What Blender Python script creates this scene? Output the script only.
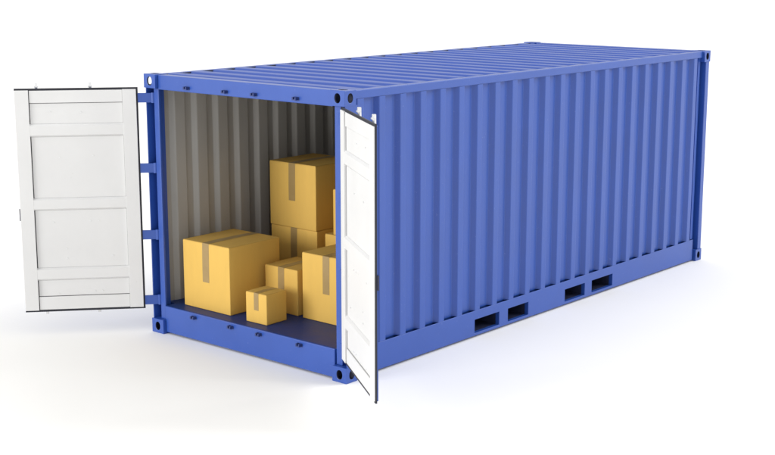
import bpy, bmesh, math, random
from mathutils import Vector, Matrix
random.seed(7)
for o in list(bpy.data.objects): bpy.data.objects.remove(o)
scene = bpy.context.scene
COL = scene.collection

# ------------------------------------------------------------------ camera
cam_data = bpy.data.cameras.new('camera')
cam_data.sensor_width = 36.0
cam_data.lens = 36.0 * 1341.2 / 775.0
cam_data.clip_end = 3000.0
cam = bpy.data.objects.new('camera', cam_data)
cam.location = (8.2829, -7.7339, 3.4243)
cam.rotation_euler = (1.3712, 0.0, 0.7081)
COL.objects.link(cam)
scene.camera = cam

# ------------------------------------------------------------------ light: white studio
world = bpy.data.worlds.new('World'); scene.world = world
world.use_nodes = True
bg = world.node_tree.nodes['Background']
bg.inputs['Color'].default_value = (1.0, 1.0, 1.0, 1)
bg.inputs['Strength'].default_value = 0.98

def softbox(name, loc, target, size, watts, color=(1, 1, 1)):
    l = bpy.data.lights.new(name, 'AREA'); l.shape = 'RECTANGLE'
    l.size, l.size_y = size; l.energy = watts; l.color = color
    o = bpy.data.objects.new(name, l); COL.objects.link(o)
    o.location = loc
    o.rotation_euler = (Vector(target) - Vector(loc)).to_track_quat('-Z', 'Y').to_euler()
    return o
def key(name, az, elev, level, color, size=110):
    """large soft source far off; az = (x, y) direction it stands in, level = radiance it gives a white wall facing it"""
    d = 250.0; v = Vector((az[0], az[1], 0)).normalized()*math.cos(math.radians(elev)); v.z = math.sin(math.radians(elev))
    softbox(name, v*d + Vector((0, 2.5, 1)), (0, 2.5, 1), (size, size), level*math.pi*math.pi*d*d, color)
key('softbox_front', (-0.34, -0.94), 12.0, 0.60, (1.0, 0.99, 0.975), 100)
key('softbox_side', (0.66, 0.75), 32.0, 0.62, (1.0, 0.995, 0.98), 130)

vs = scene.view_settings
vs.view_transform = 'Standard'; vs.look = 'None'; vs.exposure = 0.0; vs.gamma = 1.0
vs.use_curve_mapping = False
scene.render.engine = 'CYCLES'
scene.cycles.max_bounces = 10
scene.cycles.diffuse_bounces = 6
scene.cycles.glossy_bounces = 4

# ------------------------------------------------------------------ materials
def mat(name, color, rough=0.5, var=0.06, scale=3.0, bump=0.0, bscale=200.0, spec=0.5, metal=0.0,
        coat=0.0, stretch=(1, 1, 1), spots=None, rvar=0.08):
    m = bpy.data.materials.new(name); m.use_nodes = True
    nt = m.node_tree; b = nt.nodes['Principled BSDF']
    b.inputs['Metallic'].default_value = metal
    b.inputs['Specular IOR Level'].default_value = spec
    b.inputs['Coat Weight'].default_value = coat
    b.inputs['Coat Roughness'].default_value = 0.12
    tc = nt.nodes.new('ShaderNodeTexCoord')
    mp = nt.nodes.new('ShaderNodeMapping'); mp.inputs['Scale'].default_value = stretch
    nt.links.new(tc.outputs['Object'], mp.inputs['Vector'])
    n = nt.nodes.new('ShaderNodeTexNoise'); n.inputs['Scale'].default_value = scale
    n.inputs['Detail'].default_value = 8; n.inputs['Roughness'].default_value = 0.62
    nt.links.new(mp.outputs['Vector'], n.inputs['Vector'])
    mx = nt.nodes.new('ShaderNodeMix'); mx.data_type = 'RGBA'
    mx.inputs['A'].default_value = (*[max(0, c * (1 - var)) for c in color], 1)
    mx.inputs['B'].default_value = (*[min(1, c * (1 + var)) for c in color], 1)
    mr = nt.nodes.new('ShaderNodeMapRange')
    mr.inputs['From Min'].default_value = 0.3; mr.inputs['From Max'].default_value = 0.7
    nt.links.new(n.outputs['Fac'], mr.inputs['Value'])
    nt.links.new(mr.outputs['Result'], mx.inputs['Factor'])
    last = mx.outputs['Result']
    if spots:
        scol, sscale, thr, amt = spots
        n2 = nt.nodes.new('ShaderNodeTexNoise'); n2.inputs['Scale'].default_value = sscale
        n2.inputs['Detail'].default_value = 4
        nt.links.new(tc.outputs['Object'], n2.inputs['Vector'])
        r2 = nt.nodes.new('ShaderNodeMapRange')
        r2.inputs['From Min'].default_value = thr; r2.inputs['From Max'].default_value = thr + 0.05
        r2.inputs['To Max'].default_value = amt
        nt.links.new(n2.outputs['Fac'], r2.inputs['Value'])
        m2 = nt.nodes.new('ShaderNodeMix'); m2.data_type = 'RGBA'
        m2.inputs['B'].default_value = (*scol, 1)
        nt.links.new(last, m2.inputs['A']); nt.links.new(r2.outputs['Result'], m2.inputs['Factor'])
        last = m2.outputs['Result']
    nt.links.new(last, b.inputs['Base Color'])
    rr = nt.nodes.new('ShaderNodeMapRange')
    rr.inputs['To Min'].default_value = max(0.02, rough - rvar); rr.inputs['To Max'].default_value = min(1, rough + rvar)
    nt.links.new(n.outputs['Fac'], rr.inputs['Value']); nt.links.new(rr.outputs['Result'], b.inputs['Roughness'])
    if bump:
        n3 = nt.nodes.new('ShaderNodeTexNoise'); n3.inputs['Scale'].default_value = bscale
        n3.inputs['Detail'].default_value = 3
        nt.links.new(mp.outputs['Vector'], n3.inputs['Vector'])
        bp = nt.nodes.new('ShaderNodeBump'); bp.inputs['Strength'].default_value = bump
        bp.inputs['Distance'].default_value = 0.004
        nt.links.new(n3.outputs['Fac'], bp.inputs['Height']); nt.links.new(bp.outputs['Normal'], b.inputs['Normal'])
    return m

M = {}
BLUE = (0.023, 0.076, 0.350)
M['blue'] = mat('blue_paint', BLUE, 0.33, 0.05, 2.2, 0.12, 9.0, spec=0.6, coat=0.0, spots=((0.16, 0.21, 0.48), 55.0, 0.69, 0.35))
M['roof'] = mat('blue_roof_paint', (0.029, 0.080, 0.365), 0.42, 0.06, 1.6, 0.12, 9.0, spec=0.4)
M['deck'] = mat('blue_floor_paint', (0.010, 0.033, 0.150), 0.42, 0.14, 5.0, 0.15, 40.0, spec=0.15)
M['inside'] = mat('grey_beige_lining', (0.375, 0.365, 0.345), 0.42, 0.07, 2.5, 0.1, 12.0, stretch=(1, 1, 0.35))
M['white'] = mat('white_paint', (0.675, 0.675, 0.673), 0.5, 0.025, 2.0, 0.10, 14.0, spots=((0.45, 0.44, 0.42), 26.0, 0.735, 0.55))
M['rubber'] = mat('black_rubber_and_shade', (0.012, 0.013, 0.022), 0.55, 0.2, 20.0)  # gasket rubber, also the shade colour of roof-edge strips and door gaps
M['galv'] = mat('galvanised_steel', (0.74, 0.75, 0.76), 0.34, 0.08, 30.0, metal=0.55)
M['darkblue'] = mat('dark_blue_steel', (0.018, 0.036, 0.15), 0.5, 0.1, 15.0)
M['dark'] = mat('dark_steel_and_shade', (0.018, 0.022, 0.055), 0.5, 0.2, 15.0)
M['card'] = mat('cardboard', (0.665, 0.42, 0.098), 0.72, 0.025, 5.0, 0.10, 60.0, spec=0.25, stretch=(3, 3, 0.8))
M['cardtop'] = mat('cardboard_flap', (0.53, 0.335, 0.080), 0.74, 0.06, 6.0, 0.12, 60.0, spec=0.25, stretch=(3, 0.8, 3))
M['tape'] = mat('brown_tape', (0.32, 0.215, 0.08), 0.35, 0.06, 12.0, 0.1, 40.0)
M['ground'] = mat('white_studio_floor', (0.955, 0.948, 0.925), 0.75, 0.006, 0.6, spec=0.2)

# ------------------------------------------------------------------ mesh helpers
def link(name, me, mats, parent=None, smooth=False):
    if not isinstance(mats, (list, tuple)): mats = [mats]
    for m in mats: me.materials.append(M[m])
    if smooth:
        for p in me.polygons: p.use_smooth = True
    o = bpy.data.objects.new(name, me); COL.objects.link(o)
    if parent: o.parent = parent
    return o

class MB:
    def __init__(self): self.v = []; self.f = []; self.mi = []
    def quad(self, a, b, c, d, mi=0):
        i = len(self.v); self.v += [tuple(a), tuple(b), tuple(c), tuple(d)]; self.f.append((i, i+1, i+2, i+3)); self.mi.append(mi)
    def box(self, x0, x1, y0, y1, z0, z1, mi=0, bev=0.0):
        if bev:
            bm = bmesh.new(); bmesh.ops.create_cube(bm, size=1)
            for v in bm.verts:
                v.co = ((x0+x1)/2 + v.co.x*(x1-x0), (y0+y1)/2 + v.co.y*(y1-y0), (z0+z1)/2 + v.co.z*(z1-z0))
            bmesh.ops.bevel(bm, geom=bm.edges[:], offset=bev, segments=2, profile=0.6, affect='EDGES')
            self.add_bm(bm, mi); return self
        i = len(self.v)
        self.v += [(x, y, z) for z in (z0, z1) for y in (y0, y1) for x in (x0, x1)]
        for f in ((0,2,3,1),(4,5,7,6),(0,1,5,4),(2,6,7,3),(0,4,6,2),(1,3,7,5)):
            self.f.append(tuple(i+k for k in f)); self.mi.append(mi)
        return self
    def add_bm(self, bm, mi=0):
        i = len(self.v); bm.verts.index_update()
        self.v += [tuple(v.co) for v in bm.verts]
        for f in bm.faces: self.f.append(tuple(i+v.index for v in f.verts)); self.mi.append(mi)
        bm.free()
    def tube(self, a, b, r, n=12, mi=0):
        a = Vector(a); b = Vector(b); d = (b-a).normalized()
        u = d.orthogonal().normalized(); w = d.cross(u); i = len(self.v)
        for c in (a, b):
            for k in range(n):
                t = 2*math.pi*k/n; self.v.append(tuple(c + u*r*math.cos(t) + w*r*math.sin(t)))
        for k in range(n):
            self.f.append((i+k, i+(k+1) % n, i+n+(k+1) % n, i+n+k)); self.mi.append(mi)
        self.f.append(tuple(i+k for k in reversed(range(n)))); self.mi.append(mi)
        self.f.append(tuple(i+n+k for k in range(n))); self.mi.append(mi)
        return self
    def grid_solid(self, xs, ys, zs, filled, mi=0):
        F = lambda i, j, k: 0 <= i < len(xs)-1 and 0 <= j < len(ys)-1 and 0 <= k < len(zs)-1 and filled(i, j, k)
        for i in range(len(xs)-1):
            for j in range(len(ys)-1):
                for k in range(len(zs)-1):
                    if not F(i, j, k): continue
                    x0, x1, y0, y1, z0, z1 = xs[i], xs[i+1], ys[j], ys[j+1], zs[k], zs[k+1]
                    if not F(i-1,j,k): self.quad((x0,y0,z0),(x0,y0,z1),(x0,y1,z1),(x0,y1,z0), mi)
                    if not F(i+1,j,k): self.quad((x1,y0,z0),(x1,y1,z0),(x1,y1,z1),(x1,y0,z1), mi)
                    if not F(i,j-1,k): self.quad((x0,y0,z0),(x1,y0,z0),(x1,y0,z1),(x0,y0,z1), mi)
                    if not F(i,j+1,k): self.quad((x0,y1,z0),(x0,y1,z1),(x1,y1,z1),(x1,y1,z0), mi)
                    if not F(i,j,k-1): self.quad((x0,y0,z0),(x0,y1,z0),(x1,y1,z0),(x1,y0,z0), mi)
                    if not F(i,j,k+1): self.quad((x0,y0,z1),(x1,y0,z1),(x1,y1,z1),(x0,y1,z1), mi)
        return self
    def mesh(self, name, xf=None, weld=False, fix=True):
        me = bpy.data.meshes.new(name)
        v = [tuple(xf(Vector(p))) for p in self.v] if xf else self.v
        me.from_pydata(v, [], self.f)
        for p, m in zip(me.polygons, self.mi): p.material_index = m
        if weld or fix:
            bm = bmesh.new(); bm.from_mesh(me)
            if weld: bmesh.ops.remove_doubles(bm, verts=bm.verts[:], dist=1e-5)
            if fix: bmesh.ops.recalc_face_normals(bm, faces=bm.faces[:])
            bm.to_mesh(me); bm.free()
        me.update(); return me
    def build(self, name, mats, parent=None, xf=None, weld=False, smooth=False, fix=True):
        return link(name, self.mesh(name, xf, weld, fix), mats, parent, smooth)

def empty(name, loc=(0, 0, 0), rz=0.0, parent=None):
    o = bpy.data.objects.new(name, None); COL.objects.link(o)
    o.location = loc; o.rotation_euler = (0, 0, rz); o.empty_display_size = 0.2
    if parent: o.parent = parent
    return o
def tag(o, label=None, cat=None, group=None, kind=None):
    if label: o['label'] = label
    if cat: o['category'] = cat
    if group: o['group'] = group
    if kind: o['kind'] = kind
    return o

# ------------------------------------------------------------------ ground
g = MB(); R = 600.0; g.quad((-R, -R, 0), (R, -R, 0), (R, R, 0), (-R, R, 0))
ground = g.build('ground', 'ground', fix=False); tag(ground, kind='structure')

# ------------------------------------------------------------------ container
L, W2, H = 6.07, 1.22, 2.3935
FLOOR = 0.265
XO = 1.195                      # outer face of rails and of the outer flats
C = empty('shipping_container')
tag(C, 'blue corrugated steel shipping container with both end doors swung open', 'container')

def sgn_box(mb, s, xa, xb, *rest, **k):
    """box given for the right side, mirrored for s = -1"""
    x0, x1 = sorted((s*xa, s*xb)); mb.box(x0, x1, *rest, **k)

# --- corner castings: hollow blocks with real oval holes
def casting(s, rear, top):
    x0, x1 = sorted((s*1.063, s*W2))
    y0, y1 = (0.0, 0.135) if not rear else (L-0.135, L)
    z0, z1 = (0.0, 0.132) if not top else (H-0.125, H)
    t = 0.018; mb = MB(); N = 24
    cx, cy, cz = (x0+x1)/2, (y0+y1)/2, (z0+z1)/2
    def face(axis, sign, hole):
        lo = [x0, y0, z0]; hi = [x1, y1, z1]
        ua, va = [a for a in range(3) if a != axis]
        def P(u, v, w):
            p = [0, 0, 0]; p[axis] = w; p[ua] = u; p[va] = v; return tuple(p)
        for ins in (0, t):
            w = (hi[axis]-ins) if sign > 0 else (lo[axis]+ins)
            u0, u1, v0, v1 = lo[ua]+ins, hi[ua]-ins, lo[va]+ins, hi[va]-ins
            if not hole:
                mb.quad(P(u0,v0,w), P(u1,v0,w), P(u1,v1,w), P(u0,v1,w), 1 if ins else 0); continue
            cu, cv = (lo[ua]+hi[ua])/2, (lo[va]+hi[va])/2
            ru, rv = hole
            ring = []; outer = []
            for k in range(N):
                a = 2*math.pi*(k+0.5)/N; c_, s_ = math.cos(a), math.sin(a)
                ring.append((cu+ru*math.copysign(abs(c_)**0.9, c_), cv+rv*math.copysign(abs(s_)**0.9, s_)))
                q = max(abs(c_), abs(s_))
                outer.append((cu + c_/q*(u1-u0)/2, cv + s_/q*(v1-v0)/2))
            for k in range(N):
                k2 = (k+1) % N
                a, b = outer[k], outer[k2]
                # keep the square corner filled
                if abs(a[0]-b[0]) > 1e-6 and abs(a[1]-b[1]) > 1e-6:
                    cu_ = u1 if (a[0]+b[0])/2 > cu else u0; cv_ = v1 if (a[1]+b[1])/2 > cv else v0
                    i = len(mb.v); mb.v += [P(*a, w), P(cu_, cv_, w), P(*b, w)]; mb.f.append((i, i+1, i+2)); mb.mi.append(0)
                mb.quad(P(*ring[k], w), P(*a, w), P(*b, w), P(*ring[k2], w), 1 if ins else 0)
            if ins == 0: first = ring, w
            else:
                r0, w0 = first
                for k in range(N):
                    k2 = (k+1) % N
                    mb.quad(P(*r0[k], w0), P(*r0[k2], w0), P(*ring[k2], w), P(*ring[k], w), 1)
    side_open = not (s < 0 and not top)
    face(0, s, (0.030, 0.038) if side_open else None); face(0, -s, None)
    face(1, 1 if rear else -1, (0.031, 0.039)); face(1, -1 if rear else 1, None)
    face(2, 1, (0.045, 0.030) if top else None); face(2, -1, (0.045, 0.030) if not top else None)
    o = mb.build('corner_casting', ['blue', 'dark'], C, weld=True, fix=True)  # dark slot paints shade inside the hollow, so the holes look black
    bv = o.modifiers.new('edge', 'BEVEL'); bv.width = 0.004; bv.segments = 2; bv.limit_method = 'ANGLE'; bv.angle_limit = math.radians(50)
    return o
for s in (-1, 1):
    for rear in (0, 1):
        for top in (0, 1): casting(s, rear, top)

# --- corner posts
for s in (-1, 1):
    mb = MB()
    sgn_box(mb, s, 1.206, 1.2175, 0.018, 0.155, 0.128, 2.272)         # outer lip
    sgn_box(mb, s, 1.138, 1.2058, 0.118, 0.152, 0.128, 2.272)        # bottom of the hinge channel
    sgn_box(mb, s, 1.072, 1.138, 0.043, 0.066, 0.133, 2.266, bev=0.006)  # inner door stop
    sgn_box(mb, s, 1.127, 1.1379, 0.064, 0.152, 0.134, 2.265)            # web back to the wall
    mb.build('corner_post', 'blue', C)
    mb = MB()
    sgn_box(mb, s, 1.1152, 1.168, 5.885, 5.935, 0.258, 2.3155)
    sgn_box(mb, s, 1.09, 1.213, 5.985, 6.062, 0.130, 2.270, bev=0.006)
    sgn_box(mb, s, 1.075, 1.115, 5.83, 5.985, 0.130, 2.270)
    mb.build('corner_post', 'blue', C)

# --- bottom rails with fork pockets
PK = [(1.770, 2.150), (2.290, 2.625), (3.262, 3.628), (3.760, 4.162)]
ys = [0.137] + [v for p in PK for v in p] + [5.90]
zs = [0.020, 0.046, 0.172, 0.257]
def rail_fill(i, j, k, s=1):
    if k == 1 and j % 2 == 1: return False
    if k == 2 and (i == 0 if s > 0 else i == 1): return False      # open channel behind the lip
    return True
for s in (-1, 1):
    xs = sorted((s*1.150, s*1.188, s*XO))
    r = MB().grid_solid(xs, ys, zs, lambda i, j, k, s=s: rail_fill(i, j, k, s)).build('bottom_rail', 'blue', C, weld=True)
    bv = r.modifiers.new('edge', 'BEVEL'); bv.width = 0.004; bv.segments = 2; bv.limit_method = 'ANGLE'
# fork tunnels run right across under the floor
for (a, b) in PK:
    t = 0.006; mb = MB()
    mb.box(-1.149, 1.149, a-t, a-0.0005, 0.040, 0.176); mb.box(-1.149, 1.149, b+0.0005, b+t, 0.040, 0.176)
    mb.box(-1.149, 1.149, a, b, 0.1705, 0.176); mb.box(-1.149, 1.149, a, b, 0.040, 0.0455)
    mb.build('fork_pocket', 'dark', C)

# --- top rails
ZR = 2.386
for s in (-1, 1):
    mb = MB(); sgn_box(mb, s, 1.135, XO, 0.137, L-0.137, 2.316, ZR, bev=0.007)
    mb.build('top_rail', 'blue', C)

# --- sill, header and their rear counterparts
sill = MB().box(-1.0615, 1.0615, 0.032, 0.150, 0.018, FLOOR-0.003, bev=0.005).build('door_sill', 'blue', C)
header = MB().box(-1.0615, 1.0615, 0.030, 0.125, 2.258, 2.388, bev=0.007).build('door_header', 'blue', C)
MB().box(-1.0615, 1.0615, L-0.12, L-0.012, 0.018, 0.20, bev=0.005).build('rear_sill', 'blue', C)
MB().box(-1.0615, 1.0615, L-0.11, L-0.012, 2.29, 2.388, bev=0.005).build('rear_header', 'blue', C)

# --- lock keepers on header and sill
def keeper_mesh():
    mb = MB()
    xs = [-0.030, -0.022, -0.009, 0.009, 0.022, 0.030]
    mb.grid_solid(xs, [-0.034, -0.004, 0.0], [-0.014, -0.006, 0.012], lambda i, j, k: (j == 1) or (i in (1, 3) and k == 1) or (i in (1, 2, 3) and k == 0))
    return mb.mesh('lock_keeper', weld=True)
KM = keeper_mesh(); KM.materials.append(M['darkblue'])
def add_keeper(par, x, y, z):
    o = bpy.data.objects.new('lock_keeper', KM); COL.objects.link(o); o.parent = par; o.location = (x, y, z)
for x in (-0.665, -0.178, 0.178, 0.665):
    add_keeper(header, x, 0.0299, 2.296); add_keeper(sill, x, 0.0319, 0.226)

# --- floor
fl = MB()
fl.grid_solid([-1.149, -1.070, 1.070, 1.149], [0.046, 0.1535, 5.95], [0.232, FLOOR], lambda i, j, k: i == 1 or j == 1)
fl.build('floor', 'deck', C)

# --- corrugated sheets
def corr_profile(start, pitch, n, flat, slope, depth, a, b, rad=0.010):
    """list of (t, d): d = 0 outer, -depth inner; rounded bends"""
    raw = [(a, -depth)]
    for k in range(n):
        t = start + pitch*k
        raw += [(t-slope, -depth), (t, 0.0), (t+flat, 0.0), (t+flat+slope, -depth)]
    raw.append((b, -depth))
    pts = [raw[0]]
    for i in range(1, len(raw)-1):
        p0, p1, p2 = Vector(raw[i-1]), Vector(raw[i]), Vector(raw[i+1])
        q0 = p1 + (p0-p1).normalized()*min(rad, (p0-p1).length*0.45)
        q2 = p1 + (p2-p1).normalized()*min(rad, (p2-p1).length*0.45)
        for u in (0.0, 0.33, 0.67, 1.0):
            q = q0*(1-u)**2 + p1*2*u*(1-u) + q2*u*u; pts.append((q.x, q.y))
    pts.append(raw[-1]); return pts
TH = 0.004
def sheet(pts, lo, hi, put, name, mats):
    mb = MB()
    nrm = []
    for i in range(len(pts)):
        a = Vector(pts[max(0, i-1)]); b = Vector(pts[min(len(pts)-1, i+1)])
        d = (b-a).normalized(); nrm.append(Vector((-d.y, d.x)))
    inn = [(p[0]-n.x*TH, p[1]-n.y*TH) for p, n in zip(pts, nrm)]
    for q, mi in ((pts, 0), (inn, 1)):
        for i in range(len(q)-1):
            a = [put(*q[i], lo), put(*q[i+1], lo), put(*q[i+1], hi), put(*q[i], hi)]
            mb.quad(*(a if mi == 0 else a[::-1]), mi)
    for e in (lo, hi):
        for i in range(len(pts)-1):
            mb.quad(put(*pts[i], e), put(*inn[i], e), put(*inn[i+1], e), put(*pts[i+1], e), 0)
    for i in (0, -1):
        mb.quad(put(*pts[i], lo), put(*pts[i], hi), put(*inn[i], hi), put(*inn[i], lo), 0)
    return mb.build(name, mats, C, fix=False)
side_pts = corr_profile(0.182, 0.265, 22, 0.074, 0.036, 0.043, 0.140, 5.900, 0.006)
side_pts = [p for p in side_pts]
for s in (-1, 1):
    sheet(side_pts, 0.2575, 2.3155, lambda t, d, z, s=s: (s*(XO-0.0015+d), t, z), 'side_wall', ['blue', 'inside'])
end_pts = corr_profile(-1.02, 0.245, 9, 0.072, 0.036, 0.036, -1.085, 1.085)
sheet(end_pts, 0.201, 2.289, lambda t, d, z: (t, L-0.03+d, z), 'end_wall', ['blue', 'inside'])
roof_pts = corr_profile(0.215, 0.2735, 21, 0.118, 0.034, 0.029, 0.127, L-0.113)
sheet(roof_pts, -1.1272, 1.1272, lambda t, d, x: (x, t, ZR-0.0005+d), 'roof', ['roof', 'inside'])
# added dark strips, painting shade on the top rails' inner faces beside the roof
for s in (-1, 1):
    mb = MB(); sgn_box(mb, s, 1.1275, 1.1349, 0.14, L-0.14, 2.340, ZR-0.0035); mb.build('roof_edge_shade', 'rubber', C)

# ------------------------------------------------------------------ doors
def make_door(hx, hy, ang, w, flip, label, blade=0.150):
    """local: +X along the door from the hinge, +Y = inner face normal (flip mirrors it), Z up"""
    d = empty('door', (hx, hy, 0), ang, C); d['label'] = label
    f = flip
    zb, zt = 0.248, 2.259; hh = zt-zb
    def xf(p): return (p.x, p.y*f, p.z)
    st = 0.122
    # white inner face: stiles and rails proud, panels recessed between them
    D = 0.019; x0, x1 = st, w-st
    for a, b in ((0.0, st), (w-st, w)):
        MB().box(a, b, -0.0245, 0.0, zb, zt, bev=0.003).build('stile', 'white', d, xf=xf) if a == 0.0 else \
            MB().box(a, b, -0.0115, 0.0, zb, zt, bev=0.003).build('stile', 'white', d, xf=xf)
    def zz_(q): return zt-q*hh
    for a, b in ((0.150, 0.208), (0.484, 0.540), (0.804, 0.862)):
        mb = MB(); sl = 0.016; za, zb_ = zz_(a), zz_(b)
        sec = [(-0.0225, za), (-D, za), (-0.001, za-sl), (-0.001, zb_+sl), (-D, zb_), (-0.0225, zb_)]
        for (n0, q0), (n1, q1) in zip(sec[:-1], sec[1:]):
            mb.quad((x0-0.002, n0, q0), (x1+0.002, n0, q0), (x1+0.002, n1, q1), (x0-0.002, n1, q1))
        mb.build('rail', 'white', d, xf=xf, fix=False)
    gl, gr_ = (0.002, 0.006) if flip > 0 else (0.016, 0.002)  # gaps beside the stiles, where the dark backing draws their shade line
    for a, b, n_ in ((0.002, 0.0565, 0.010), (0.059, 0.1495, D), (0.2085, 0.4835, D), (0.5405, 0.8035, D), (0.8625, 0.9355, D), (0.938, 0.998, 0.010)):
        mb = MB(); mb.box(x0+gl, x1-gr_, -0.0228, -n_, zz_(b), zz_(a), bev=0.0015)
        mb.build('panel', 'white', d, xf=xf)
    # rubber gasket, a little larger than the leaf, plus dark backing that paints stile shade in the gaps
    g_ = 0.016; mb = MB()
    xs = [-g_, 0.02, w-0.02, w+0.001]; zs_ = [zb-g_, zb+0.02, zt-0.02, zt+g_]
    mb.grid_solid(xs, [-0.0265, -0.0250, -0.0120], zs_, lambda i, j, k: j == 0 or i == 2 or k != 1)
    mb.build('gasket', 'rubber', d, xf=xf, weld=True)
    # outer blue leaf with pressings
    mb = MB(); mb.box(0.0, w-0.004, -0.0360, -0.0270, zb, zt)
    for a, b in ((0.0, 0.06), (0.155, 0.205), (0.485, 0.535), (0.805, 0.855), (0.94, 1.0)):
        mb.box(0.03, w-0.05, -0.0460, -0.0363, zt-b*hh+0.001, zt-a*hh-0.001, bev=0.003)
    mb.build('outer_panel', 'blue', d, xf=xf)
    # hinges reach back into the post channel
    for z in (2.178, 1.540, 0.922, 0.308):
        mb = MB(); mb.box(-blade, -0.0135, -0.036, -0.012, z-0.043, z+0.043, bev=0.004)
        mb.tube((-blade, -0.024, z-0.046), (-blade, -0.024, z+0.046), 0.019, 14)
        mb.build('hinge', 'blue', d, xf=xf)
        MB().box(0.0, 0.16, -0.058, -0.0485, z-0.043, z+0.043, bev=0.003).build('hinge_plate', 'blue', d, xf=xf)
    # lock rods with cams at both ends, and handles
    for x in (0.405, 0.875):
        mb = MB(); yy = -0.062
        mb.tube((x, yy, zb-0.022), (x, yy, zt+0.022), 0.0140, 14)
        for z0, z1, k in ((zt+0.015, zt+0.060, 1), (zb-0.048, zb-0.015, -1)):
            mb.box(x-0.014, x+0.012, yy-0.012, yy+0.016, z0, z1, bev=0.004)
        mb.box(x-0.022, x+0.018, yy+0.002, yy+0.022, zt+0.022, zt+0.034, bev=0.003)
        mb.build('lock_rod', 'galv', d, xf=xf)
        for z in (0.42, 0.78, 1.25, 1.72, 2.06):
            mb = MB(); mb.grid_solid([x-0.045, x-0.022, x+0.022, x+0.045], [-0.079, -0.055, -0.0363], [z-0.025, z-0.020, z+0.020, z+0.025],
                                     lambda i, j, k: j == 1 or (i == 1 and k == 1))
            mb.build('rod_bracket', 'blue', d, xf=xf, weld=True)
        mb = MB(); hz = 1.16 if x < 0.6 else 1.32
        mb.box(x-0.26, x-0.02, -0.0870, -0.0795, hz-0.018, hz+0.018, bev=0.003)
        mb.build('handle', 'galv', d, xf=xf)
    # latch block on the free edge
    MB().box(w-0.0035, w+0.012, -0.040, -0.0275, 1.08, 1.19, bev=0.002).build('latch', 'dark', d, xf=xf)
    # small screws
    mb = MB()
    rx = random.Random(3)
    for (fx, fz) in ((0.22, 0.095), (0.30, 0.30), (0.66, 0.295), (0.20, 0.595), (0.60, 0.592), (0.69, 0.592), (0.33, 0.718), (0.33, 0.762), (0.83, 0.755), (0.22, 0.925), (0.62, 0.918), (0.70, 0.918), (0.55, 0.10)):
        xx = x0 + (1-fx)*(x1-x0); zz = zt-fz*hh
        mb.tube((xx, -D-0.001, zz), (xx, -D+0.004, zz), 0.0055, 8)
    tag(mb.build('screws', 'galv', d, xf=xf), kind='stuff')
    return d
make_door(-1.237, -0.079, 3.995, 1.062, 1, 'left door leaf, white inner face with recessed panels facing out')
make_door(1.258, -0.095, -0.616, 1.095, -1, 'right door leaf seen edge-on, white inside with dark rubber edge', 0.075)

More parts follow.
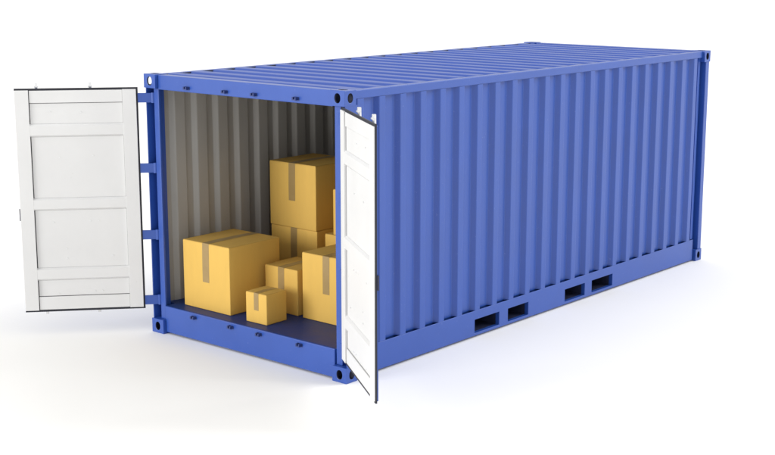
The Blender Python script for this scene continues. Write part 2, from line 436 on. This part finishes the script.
# ------------------------------------------------------------------ cardboard boxes
def carton(label, x0, y0, z0, w, d, h, rz=0.0, tape_w=0.085, tape_len=0.36, seed=1):
    rn = random.Random(seed)
    root = empty('cardboard_box', (x0+w/2, y0+d/2, z0), rz)
    tag(root, label, 'box', 'cardboard boxes loaded in the container')
    hx, hy = w/2, d/2
    k1, k2, k3 = [rn.uniform(0.006, 0.014) for _ in range(3)]
    ph = rn.uniform(0, 6)
    def xf(p):
        u, v, t = p.x/hx, p.y/hy, min(1, max(0, p.z/h))*2-1
        bu = max(0, 1-u*u); bv = max(0, 1-v*v); bt = max(0, 1-t*t)
        n = 1 + 0.25*math.sin(3*u+2*t+ph)
        return (p.x*(1+k1*bv*bt*n), p.y*(1+k2*bu*bt*n), p.z + (0.004*bu*bv if t > 0.9 else 0))
    r = 0.0065; th = 0.004
    # body: rounded box without flaps
    ht = h-th
    def axis(lo, hi):
        n = 9; a = [lo, lo+r*0.3, lo+r*0.65, lo+r]
        m = [lo+r+(hi-lo-2*r)*i/n for i in range(1, n)]
        return a + m + [hi-r, hi-r*0.65, hi-r*0.3, hi]
    X, Y, Z = axis(-hx, hx), axis(-hy, hy), axis(0, ht)
    mb = MB()
    def rnd(p):
        c = Vector((min(max(p[0], -hx+r), hx-r), min(max(p[1], -hy+r), hy-r), min(max(p[2], r), ht-r)))
        dlt = Vector(p)-c
        return tuple(c + dlt.normalized()*r) if dlt.length > 1e-9 else p
    def face(A, B, f):
        for i in range(len(A)-1):
            for j in range(len(B)-1):
                mb.quad(*[rnd(f(*q)) for q in ((A[i], B[j]), (A[i+1], B[j]), (A[i+1], B[j+1]), (A[i], B[j+1]))])
    face(X, Z, lambda a, b: (a, -hy, b)); face(X, Z, lambda a, b: (a, hy, b))
    face(Y, Z, lambda a, b: (-hx, a, b)); face(Y, Z, lambda a, b: (hx, a, b))
    face(X, Y, lambda a, b: (a, b, 0)); face(X, Y, lambda a, b: (a, b, ht))
    mb.build('body', 'card', root, xf=xf, weld=True, smooth=True)
    # the two top flaps meet in a seam along the depth
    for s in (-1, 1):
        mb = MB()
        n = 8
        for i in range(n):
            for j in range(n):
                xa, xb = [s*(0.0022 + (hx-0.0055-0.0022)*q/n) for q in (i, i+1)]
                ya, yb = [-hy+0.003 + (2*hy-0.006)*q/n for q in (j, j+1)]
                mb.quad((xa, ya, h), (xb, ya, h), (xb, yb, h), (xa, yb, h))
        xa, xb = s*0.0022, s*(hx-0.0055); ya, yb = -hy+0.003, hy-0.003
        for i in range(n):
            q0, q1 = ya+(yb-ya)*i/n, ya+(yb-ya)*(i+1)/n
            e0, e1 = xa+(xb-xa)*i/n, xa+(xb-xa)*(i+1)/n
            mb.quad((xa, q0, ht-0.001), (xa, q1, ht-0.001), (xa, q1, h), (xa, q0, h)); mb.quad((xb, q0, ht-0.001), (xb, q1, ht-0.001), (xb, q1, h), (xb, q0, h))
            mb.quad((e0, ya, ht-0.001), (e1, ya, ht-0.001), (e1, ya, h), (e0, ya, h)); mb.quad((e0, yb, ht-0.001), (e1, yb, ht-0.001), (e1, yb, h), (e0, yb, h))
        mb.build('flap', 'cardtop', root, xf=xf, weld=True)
    # tape: down the front, over the seam, down the back
    e = 0.0012; path = []
    zl = h-tape_len
    path += [(-hy-e, zl + (h-0.004-zl)*i/8) for i in range(9)] + [(-hy-e+0.002, h+e-0.001), (-hy+0.004, h+e)]
    path += [(-hy+0.004 + (2*hy-0.008)*i/8, h+e) for i in range(1, 9)] + [(hy+e-0.002, h+e-0.001)]
    path += [(hy+e, h-0.004 - (h-0.004-zl)*i/8) for i in range(9)]
    mb = MB(); tw = tape_w/2; off = rn.uniform(-0.004, 0.004)
    cols = [-tw, -tw/3, tw/3, tw]
    for (a, b), (c, dd) in zip(path[:-1], path[1:]):
        for p, q in zip(cols[:-1], cols[1:]):
            mb.quad((off+p, a, b), (off+q, a, b), (off+q, c, dd), (off+p, c, dd))
    mb.build('tape', 'tape', root, xf=xf, weld=True)
    return root
F0 = FLOOR + 0.001
carton('largest-looking cardboard box, front left on the floor beside the grey wall', -0.962, 0.178, F0, 0.62, 0.63, 0.62, 0.0, 0.087, 0.36, 1)
carton('smallest cardboard box, at the front near the door sill', -0.118, 0.158, F0, 0.255, 0.25, 0.272, 0.02, 0.056, 0.155, 2)
carton('medium cardboard box half hidden behind the smallest box', -0.287, 0.562, F0, 0.412, 0.41, 0.418, 0.0, 0.078, 0.25, 3)
carton('tall cardboard box standing on the floor next to the right door post', 0.190, 0.556, F0, 0.59, 0.60, 0.60, 0.0, 0.080, 0.34, 4)
carton('cardboard box at the back, under the topmost box', -0.862, 1.215, F0, 0.61, 0.61, 0.62, 0.0, 0.085, 0.36, 5)
carton('topmost cardboard box, stacked on another with its whole front showing', -0.862, 1.205, F0+0.622, 0.61, 0.61, 0.62, 0.0, 0.085, 0.36, 6)
carton('cardboard box at the back whose top left corner shows above the tall box', -0.135, 1.20, F0, 0.60, 0.60, 0.62, 0.0, 0.085, 0.36, 7)
carton('upper cardboard box of which a narrow strip shows beside the right door post', -0.035, 1.205, F0+0.622, 0.43, 0.43, 0.43, 0.0, 0.078, 0.25, 8)
